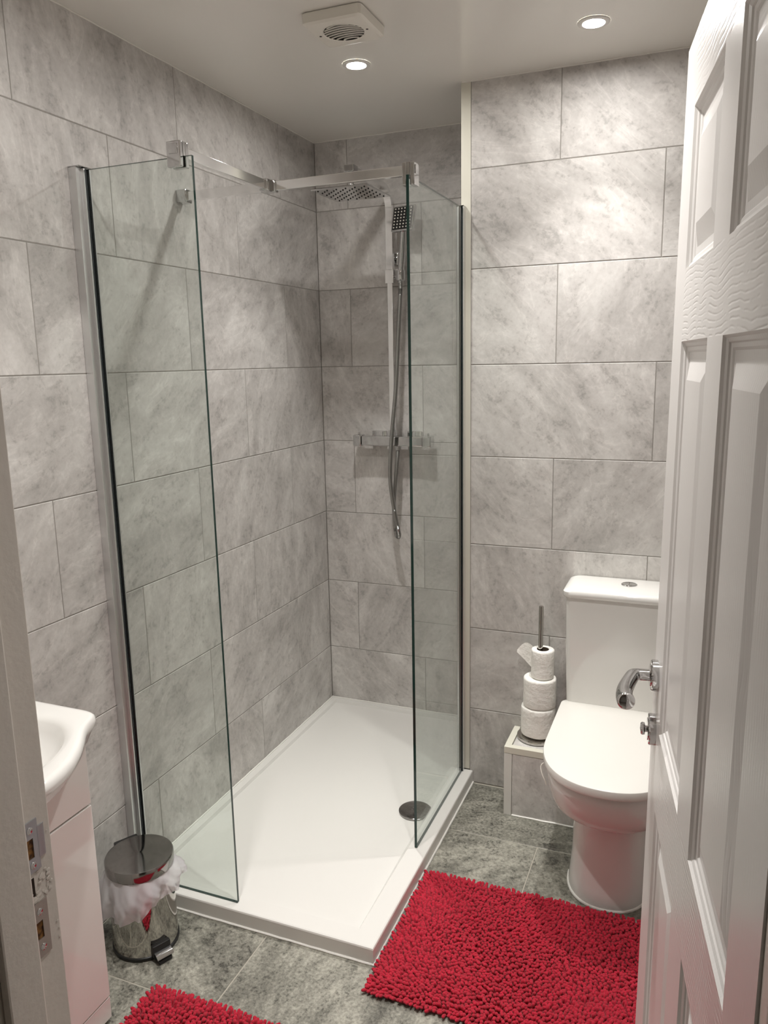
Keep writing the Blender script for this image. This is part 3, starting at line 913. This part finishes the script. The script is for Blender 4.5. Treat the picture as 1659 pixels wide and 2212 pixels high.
# ------------------------------------------------------------------ toilet roll stand and rolls
RX, RY, RZ = 1.000, -0.461, BZT + 0.0008
st = thing('toilet_roll_stand', 'steel toilet roll stand on the tiled pipe boxing', 'roll stand', (RX, RY, RZ))
B().lathe([(0.064, RZ), (0.066, RZ + 0.003), (0.066, RZ + 0.010), (0.063, RZ + 0.0125), (0.0001, RZ + 0.0135)], RX - 0.006, RY, 56).build('stand_base', 'steel', st)
B().lathe([(0.0001, RZ), (0.062, RZ), (0.0625, RZ + 0.0005)], RX - 0.006, RY, 40).build('base_pad', 'black', st)
B().lathe([(0.0078, RZ + 0.012), (0.0078, 0.705), (0.0068, 0.7085), (0.0001, 0.709)], RX, RY, 24).build('pole', 'steel', st)
def roll(cx, cy, z0, z1, r, label, rh=0.0205):
    t = thing('toilet_roll', label, 'toilet roll', (cx, cy, z0), 'toilet rolls on the stand')
    b = B()
    prof = [(rh + 0.001, z0 + 0.001), (r - 0.004, z0), (r - 0.0008, z0 + 0.002), (r, z0 + 0.006)]
    nh = 6
    for i in range(1, nh):
        prof.append((r + random.uniform(-0.0008, 0.0010), z0 + 0.006 + (z1 - z0 - 0.012) * i / nh))
    prof += [(r, z1 - 0.006), (r - 0.001, z1 - 0.002), (r - 0.005, z1), (rh + 0.001, z1 - 0.001)]
    b.lathe(prof, cx, cy, 48)
    for v in b.bm.verts:
        a = math.atan2(v.co.y - cy, v.co.x - cx)
        k = 1 + 0.012 * math.sin(3 * a + z0 * 40) + 0.006 * math.sin(7 * a + v.co.z * 90)
        if (v.co.xy - Vector((cx, cy))).length > rh + 0.006:
            v.co.x = cx + (v.co.x - cx) * k
            v.co.y = cy + (v.co.y - cy) * k
    b.build('paper', 'paper', t, angle=60)
    B().lathe([(rh, z0 + 0.0012), (rh, z1 - 0.0012), (rh + 0.001, z1 - 0.0008)], cx, cy, 32).build('card_core', 'card', t)
    return t
zr0 = RZ + 0.0185
roll(RX - 0.003, RY, zr0, zr0 + 0.099, 0.0565, 'full white toilet roll at the bottom of the stand')
roll(RX, RY, zr0 + 0.1005, zr0 + 0.1995, 0.0535, 'full white toilet roll in the middle of the stand')
tr_ = roll(RX + 0.008, RY, zr0 + 0.201, zr0 + 0.298, 0.0375, 'thin nearly used toilet roll on top with a loose sheet', 0.019)
# loose sheet sticking out behind the top roll
rows_ = []
zt0, zt1 = zr0 + 0.222, zr0 + 0.296
n = 12
for i in range(n + 1):
    t = i / n
    x = RX - 0.028 - 0.055 * t
    yv = RY + 0.012 + 0.012 * math.sin(t * 2.2)
    rows_.append((x, yv, zt0 + 0.045 * t ** 1.2, zt1 + 0.012 * math.sin(t * 3.0) - 0.024 * t * t))
bm = bmesh.new()
va = [bm.verts.new((x, yv, z0)) for x, yv, z0, z1 in rows_]
vb = [bm.verts.new((x, yv + 0.004, z1)) for x, yv, z0, z1 in rows_]
for i in range(n):
    bm.faces.new((va[i], va[i + 1], vb[i + 1], vb[i]))
bmesh.ops.solidify(bm, geom=bm.faces[:], thickness=0.0004)
b = B()
b._take(bm)
b.build('loose_sheet', 'paper', tr_)

# ------------------------------------------------------------------ toilet
CX = 1.272
wc = thing('toilet', 'white close coupled toilet with lid down beside the open door', 'toilet', (CX, -0.7, 0))
def dshape(hw, yf, yb, z, n=40, ex=2.25, fr=1.25, back_r=0.03):
    """Plan outline: straight sides and a rounded front towards -y."""
    yc = yf + min(hw * fr, (yb - yf) * 0.7)
    o = []
    for i in range(n + 1):
        a = math.pi * i / n
        c_, s_ = math.cos(a), math.sin(a)
        o.append((CX + hw * math.copysign(abs(c_) ** (2 / ex), c_), yc - (yc - yf) * abs(s_) ** (2 / ex), z))
    # back corners, rounded
    for sx_, a0, a1 in ((-1, 180, 90), (1, 90, 0)):
        for k in range(6):
            a = R(a0 + (a1 - a0) * k / 5)
            o.append((CX + sx_ * (hw - back_r) + back_r * math.cos(a), yb - back_r + back_r * math.sin(a), z))
    return o
secs = [(0.000, 0.113, -0.925, -0.43), (0.012, 0.114, -0.927, -0.43), (0.04, 0.111, -0.918, -0.43), (0.10, 0.107, -0.905, -0.43), (0.18, 0.106, -0.898, -0.43), (0.222, 0.107, -0.900, -0.43),
        (0.240, 0.112, -0.910, -0.43), (0.254, 0.126, -0.935, -0.43), (0.272, 0.146, -0.975, -0.43), (0.300, 0.162, -1.010, -0.43), (0.325, 0.168, -1.026, -0.43), (0.35, 0.1715, -1.037, -0.43), (0.385, 0.174, -1.045, -0.43), (0.398, 0.1735, -1.044, -0.43), (0.404, 0.170, -1.040, -0.43)]
B().loft([dshape(hw_, yf, yb, z) for z, hw_, yf, yb in secs]).build('pan', 'ceramic', wc, angle=50)
# seat and lid
def slab(name, hw_, yf, yb, z0, z1, e, parent, mt, dome=0.0):
    rr = [dshape(hw_ - e, yf + e, yb - e * .5, z0), dshape(hw_ - e * .3, yf + e * .3, yb, z0 + e * .3), dshape(hw_, yf, yb, z0 + e), dshape(hw_, yf, yb, z1 - e), dshape(hw_ - e * .3, yf + e * .3, yb, z1 - e * .3), dshape(hw_ - e, yf + e, yb - e * .5, z1),
          dshape(hw_ * .55, yf + hw_ * .55, yb - 0.08, z1 + dome)]
    return B().loft(rr).build(name, mt, parent, angle=40)
slab('seat', 0.172, -1.048, -0.56, 0.4065, 0.4145, 0.003, wc, 'seat')
lid = slab('seat_lid', 0.1825, -1.066, -0.553, 0.416, 0.441, 0.0035, wc, 'seat', 0.0015)
for sx_ in (-1, 1):
    B().tube([(CX + sx_ * 0.055 - 0.02, -0.562, 0.420), (CX + sx_ * 0.055 + 0.02, -0.562, 0.420)], 0.0085, 16).build('hinge', 'chrome', wc)
# cistern, tapering a little to the bottom
def crect(hx, y0, y1, z, r):
    return rrect(CX, (y0 + y1) / 2, hx, (y1 - y0) / 2, r, z, 8)
B().loft([crect(0.162, -0.565, -0.402, 0.404, 0.02), crect(0.170, -0.571, -0.402, 0.43, 0.020), crect(0.175, -0.576, -0.402, 0.60, 0.020), crect(0.178, -0.578, -0.402, 0.7825, 0.020)]).build('cistern', 'ceramic', wc, angle=40)
B().loft([crect(0.181, -0.583, -0.402, 0.783, 0.020), crect(0.185, -0.588, -0.402, 0.786, 0.022), crect(0.186, -0.590, -0.402, 0.790, 0.022), crect(0.1855, -0.589, -0.402, 0.802, 0.022), crect(0.178, -0.585, -0.404, 0.807, 0.026), crect(0.168, -0.575, -0.412, 0.8095, 0.020)]).build('cistern_lid', 'ceramic', wc, angle=40)
bo = B().lathe([(0.024, 0.8085), (0.024, 0.8115), (0.0215, 0.8135), (0.0195, 0.8128), (0.0190, 0.8120), (0.0001, 0.8122)], CX, -0.478, 40).build('flush_button', 'chrome', wc)
bo['label'] = 'round chrome push button'
B().box(CX - 0.0006, CX + 0.0006, -0.497, -0.459, 0.8122, 0.8128).build('button_split', 'dark_recess', bo)
# bead of sealant around the foot
b = B()
ft = dshape(0.1135, -0.928, -0.43, 0.003)
b.tube([Vector(p) for p in ft[:41]], 0.0042, 8)
b.build('foot_sealant', 'sealant', wc)
# white wire loop of a rim block hanger on the pan
hx_ = CX - 0.178
loop = [(hx_ + 0.008, -0.885, 0.388), (hx_ + 0.001, -0.888, 0.391), (hx_ - 0.006, -0.891, 0.386), (hx_ - 0.007, -0.895, 0.377), (hx_ - 0.001, -0.902, 0.362), (hx_ + 0.008, -0.908, 0.348), (hx_ + 0.012, -0.911, 0.338)]
tag(B().tube(catmull(loop, 0.004), 0.0014, 8).build('rim_block_hanger', 'white_plastic'), 'thin white plastic loop hooked over the side of the toilet bowl', 'hanger')

# ------------------------------------------------------------------ pedal bin with liner
PX, PY, PR = 0.152, -1.462, 0.083
pb = thing('pedal_bin', 'small polished steel pedal bin between basin unit and shower tray', 'bin', (PX, PY, 0))
B().lathe([(PR - 0.004, 0.009), (PR, 0.010), (PR, 0.222), (PR - 0.003, 0.224), (PR - 0.003, 0.02)], PX, PY, 72).build('bin_body', 'steel', pb)
B().lathe([(0.0001, 0.0), (PR - 0.001, 0.0), (PR + 0.0025, 0.003), (PR + 0.0025, 0.010), (PR - 0.002, 0.0125)], PX, PY, 72).build('base_ring', 'black', pb)
B().lathe([(PR - 0.002, 0.226), (PR + 0.0035, 0.226), (PR + 0.004, 0.229), (PR + 0.004, 0.250), (PR + 0.002, 0.2535), (PR - 0.003, 0.2545), (0.0001, 0.2585)], PX, PY, 72).build('bin_lid', 'dark_steel', pb)
pd = Vector((0.90, -0.44, 0)).normalized()          # pedal direction
ps = Vector((-pd.y, pd.x, 0))
pm = Matrix((( -ps.x, pd.x, 0, PX), (-ps.y, pd.y, 0, PY), (0, 0, 1, 0), (0, 0, 0, 1)))
B().box(-0.024, 0.024, PR - 0.002, PR + 0.012, 0.012, 0.044, 0.002, mat=pm).box(-0.018, 0.018, PR, PR + 0.030, 0.001, 0.012, 0.002, mat=pm).build('pedal_housing', 'black', pb)
b = B().strip([(0, PR + 0.002, 0.026), (0, PR + 0.014, 0.025), (0, PR + 0.026, 0.022), (0, PR + 0.032, 0.017)], 0.044, 0.003, (1, 0, 0), mat=pm)
b.build('pedal', 'chrome', pb)
bd = Vector((-0.88, 0.47, 0)).normalized()
bs = Vector((-bd.y, bd.x, 0))
bmx = Matrix(((-bs.x, bd.x, 0, PX), (-bs.y, bd.y, 0, PY), (0, 0, 1, 0), (0, 0, 0, 1)))
B().box(-0.032, 0.032, PR - 0.004, PR + 0.013, 0.19, 0.252, 0.003, mat=bmx).build('lid_hinge', 'black', pb)
# liner: crumpled skirt folded over the rim
liner = thing('bin_liner', 'thin white plastic bag folded over the rim of the pedal bin', 'bin liner', (PX, PY, 0.2))
rings = []
NS = 220
for j in range(12):
    t = j / 11
    rg = []
    for i in range(NS):
        a = 2 * math.pi * i / NS
        # hangs lowest towards the basin unit and the front, short towards the tray
        w = 0.5 + 0.5 * math.cos(a - R(238))
        hang = 0.040 + 0.072 * w ** 1.4 + 0.006 * math.sin(5 * a + 1) + 0.004 * math.sin(11 * a)
        flare = 0.016 + 0.012 * math.sin(2 * a + 0.6) ** 2 + 0.008 * math.sin(9 * a + 2 * t) * t + 0.004 * math.sin(17 * a + 5 * t) * t
        z = 0.2245 - hang * t
        rad = PR + 0.0012 + flare * (math.sin(math.pi * min(1, t * 1.25) * 0.5) * (1 - 0.45 * max(0, t - .6))) + 0.0016 * math.sin(29 * a + 5 * math.sin(6 * t)) * (0.3 + t) + 0.002 * math.sin(13 * a - 6 * t)
        rg.append((PX + rad * math.cos(a), PY + rad * math.sin(a), z))
    rings.append(rg)
B().loft(rings, cap0=False, cap1=False).build('bag_skirt', 'liner', liner, angle=70)

# ------------------------------------------------------------------ vanity unit and basin
VX, VY0, VY1 = 0.25, FRONT_Y + 0.006, -1.706
va_ = thing('vanity_unit', 'gloss white vanity unit under the basin beside the door jamb', 'vanity unit', (0.12, -1.98, 0))
B().box(0.002, VX - 0.019, VY0, VY1, 0.06, 0.70, 0.001).build('carcass', 'gloss_white', va_)
B().box(0.012, VX - 0.03, VY0 + .002, VY1 - 0.002, 0.0, 0.0595).build('plinth', 'gloss_white', va_)
B().box(VX - 0.0185, VX, VY0, VY1 + 0.0005, 0.5595, 0.70, 0.0015).build('drawer_front', 'gloss_white', va_)
mid_y = (VY0 + VY1) / 2
B().box(VX - 0.0185, VX, mid_y + 0.0015, VY1 + 0.0005, 0.070, 0.5545, 0.0015).build('cabinet_door', 'gloss_white', va_)
B().box(VX - 0.0185, VX, VY0, mid_y - 0.0015, 0.070, 0.5545, 0.0015).build('cabinet_door', 'gloss_white', va_)
B().box(VX - 0.0185, VX - 0.001, VY0, VY1 + 0.0005, 0.012, 0.066, 0.0015).build('plinth_panel', 'gloss_white', va_)

BZ1 = 0.775
bYC = FRONT_Y + 0.004 + 0.2885
half = [(0.004, 0.2885), (0.262, 0.2878), (0.281, 0.284), (0.292, 0.273), (0.2945, 0.260), (0.2955, 0.248), (0.302, 0.233), (0.317, 0.211), (0.338, 0.184), (0.362, 0.150), (0.384, 0.109), (0.398, 0.068), (0.405, 0.030)]
plan = [(x, bYC + d) for x, d in half] + [(x, bYC - d) for x, d in half[::-1]]
bc = Vector((0.19, bYC))
NA = 160
angs = [2 * math.pi * i / NA for i in range(NA)]
out_pl = [ray_poly(plan, bc, a) for a in angs]
# smooth the outline a little
for _ in range(2):
    out_pl = [(out_pl[i - 1] + out_pl[i] * 2 + out_pl[(i + 1) % NA]) / 4 for i in range(NA)]
for p in out_pl:
    p.x = max(p.x, 0.002)
    p.y = max(p.y, FRONT_Y + 0.004)
bowl_c = Vector((0.205, bYC))
def bowl_pt(a, k):
    return bowl_c + Vector((math.cos(a) * 0.148 * k, math.sin(a) * 0.232 * k))
def shr(p, d):
    v = p - bc
    return bc + v * max(0.05, (v.length - d) / v.length)
def apron(p, d, xmin):
    """Lower outline: only the bowed front carries the apron, tapering under."""
    q = shr(p, d)
    return Vector((max(0.003, q.x), max(FRONT_Y + .005, min(q.y, VY1 - 0.002 + 0.0))))
rg = []
rg.append([(*apron(p, 0.075, 0), 0.7012) for p in out_pl])
rg.append([(*apron(p, 0.050, 0), 0.7015) for p in out_pl])
rg.append([(*apron(p, 0.022, 0), 0.722) for p in out_pl])
rg.append([(*shr(p, 0.010), 0.744) for p in out_pl])
rg.append([(*shr(p, 0.001), 0.752) for p in out_pl])
rg.append([(*p, 0.762) for p in out_pl])
rg.append([(*shr(p, 0.003), 0.771) for p in out_pl])
rg.append([(*shr(p, 0.009), 0.7755) for p in out_pl])
rg.append([(*shr(p, 0.016), 0.7755) for p in out_pl])
for k, z in ((1.06, 0.774), (1.0, 0.771), (0.96, 0.764), (0.92, 0.748), (0.85, 0.72), (0.70, 0.70), (0.45, 0.692), (0.15, 0.689)):
    rg.append([(*bowl_pt(a, k), z - (0.0 if z > .7 else 0.0) + (0.012 if z < .73 else 0)) for a in angs])
wb = thing('wash_basin', 'white ceramic bow fronted basin on the vanity unit', 'wash basin', (0.2, bYC, 0.70))
B().loft(rg).build('basin_body', 'ceramic', wb, angle=60)
B().lathe([(0.021, 0.7005), (0.021, 0.704), (0.016, 0.706), (0.0001, 0.7065)], 0.205, bYC, 32).build('waste_plug', 'chrome', wb)
# mixer tap on the back ledge
B().lathe([(0.024, 0.7752), (0.024, 0.782), (0.019, 0.786), (0.018, 0.87), (0.016, 0.878), (0.0001, 0.88)], 0.038, bYC, 32).tube([(0.045, bYC, 0.835), (0.10, bYC, 0.852), (0.145, bYC, 0.842)], 0.011, 16).build('mixer_tap', 'chrome', wb)

# ------------------------------------------------------------------ red chenille rugs
def rug(name, label, x0, x1, y0, y1, rot, seed):
    g = np.random.default_rng(seed)
    cx, cy = (x0 + x1) / 2, (y0 + y1) / 2
    t = thing(name, label, 'bath rug', (cx, cy, 0), 'red chenille rugs')
    ca, sa = math.cos(rot), math.sin(rot)
    mt_ = Matrix.Translation((cx, cy, 0)) @ Matrix.Rotation(rot, 4, 'Z') @ Matrix.Translation((-cx, -cy, 0))
    B().box(x0, x1, y0, y1, 0.0008, 0.006, 0.002, mat=mt_).build('rug_backing', 'red_back', t)
    sp = 0.0083
    xs = np.arange(x0 + sp * .4, x1, sp)
    ys = np.arange(y0 + sp * .4, y1, sp * 0.9)
    X, Y = np.meshgrid(xs, ys)
    X = X + (np.arange(len(ys)) % 2)[:, None] * sp * 0.5
    X, Y = X.ravel(), Y.ravel()
    X = X + g.normal(0, 0.0016, X.size)
    Y = Y + g.normal(0, 0.0016, X.size)
    n = X.size
    # lean direction: smooth swirling field, outwards at the borders
    ph = g.uniform(0, 6.28, 8)
    fx = np.sin(9 * X + 5 * Y + ph[0]) + 0.8 * np.sin(17 * Y - 6 * X + ph[1]) + 0.5 * np.sin(31 * X + ph[2])
    fy = np.cos(8 * Y - 7 * X + ph[3]) + 0.8 * np.sin(15 * X + 4 * Y + ph[4]) + 0.5 * np.sin(27 * Y + ph[5])
    ln = 0.24
    fx, fy = fx * ln + g.normal(0, 0.16, n), fy * ln + g.normal(0, 0.16, n)
    ed = 0.022
    fx += 0.9 * (np.clip((X - (x1 - ed)) / ed, 0, 1) - np.clip(((x0 + ed) - X) / ed, 0, 1))
    fy += 0.9 * (np.clip((Y - (y1 - ed)) / ed, 0, 1) - np.clip(((y0 + ed) - Y) / ed, 0, 1))
    L = g.uniform(0.0125, 0.0165, n)
    D = np.stack([fx, fy, np.full(n, 1.0)], 1)
    D /= np.linalg.norm(D, axis=1)[:, None]
    Pp = np.stack([X, Y, np.full(n, 0.004)], 1)
    U = np.cross(D, np.array([0.3, 1.0, 0.1]))
    U /= np.linalg.norm(U, axis=1)[:, None]
    Vv = np.cross(D, U)
    rad = g.uniform(0.0040, 0.0047, n)
    prof = [(0.0, 0.75), (0.55, 1.0), (0.84, 0.92), (0.96, 0.55)]
    S = 7
    vs = []
    bend = np.stack([fx, fy, np.full(n, -0.25)], 1) * 0.0035
    for tt, rr in prof:
        for k in range(S):
            a = 2 * math.pi * k / S
            vs.append(Pp + D * (L * tt)[:, None] + bend * (tt ** 2) + (U * math.cos(a) + Vv * math.sin(a)) * (rad * rr)[:, None])
    vs.append(Pp + D * L[:, None] + bend)
    per = len(vs)
    verts = np.stack(vs, 1).reshape(-1, 3)
    verts[:, 2] = np.maximum(verts[:, 2], 0.0015)
    fc = []
    for j in range(len(prof) - 1):
        for k in range(S):
            k2 = (k + 1) % S
            fc.append((j * S + k, j * S + k2, (j + 1) * S + k2, (j + 1) * S + k))
    quads = np.array(fc)
    tris = np.array([((len(prof) - 1) * S + k, (len(prof) - 1) * S + (k + 1) % S, per - 1) for k in range(S)])
    offs = (np.arange(n) * per)[:, None, None]
    Q = (quads[None] + offs).reshape(-1)
    Tt = (tris[None] + offs).reshape(-1)
    nq, ntr = len(quads) * n, len(tris) * n
    # rotate about the rug centre
    dx, dy = verts[:, 0] - cx, verts[:, 1] - cy
    verts[:, 0], verts[:, 1] = cx + ca * dx - sa * dy, cy + sa * dx + ca * dy
    me = bpy.data.meshes.new('pile')
    me.vertices.add(len(verts))
    me.vertices.foreach_set('co', verts.astype(np.float32).ravel())
    me.loops.add(len(Q) + len(Tt))
    me.loops.foreach_set('vertex_index', np.concatenate([Q, Tt]).astype(np.int32))
    me.polygons.add(nq + ntr)
    ls = np.concatenate([np.arange(nq) * 4, nq * 4 + np.arange(ntr) * 3])
    me.polygons.foreach_set('loop_start', ls.astype(np.int32))
    me.polygons.foreach_set('use_smooth', np.ones(nq + ntr, dtype=bool))
    me.update(calc_edges=True)
    me.materials.append(M['red'])
    o = link('pile', me, t)
    o['kind'] = 'stuff'
    return t
rug('bath_rug', 'red chenille rug on the floor in front of the toilet', 0.772, 1.572, -1.420, -0.950, 0.0, 11)
rug('bath_rug', 'red chenille rug on the floor in front of the vanity unit', 0.290, 1.090, -2.085, -1.592, R(0.6), 23)
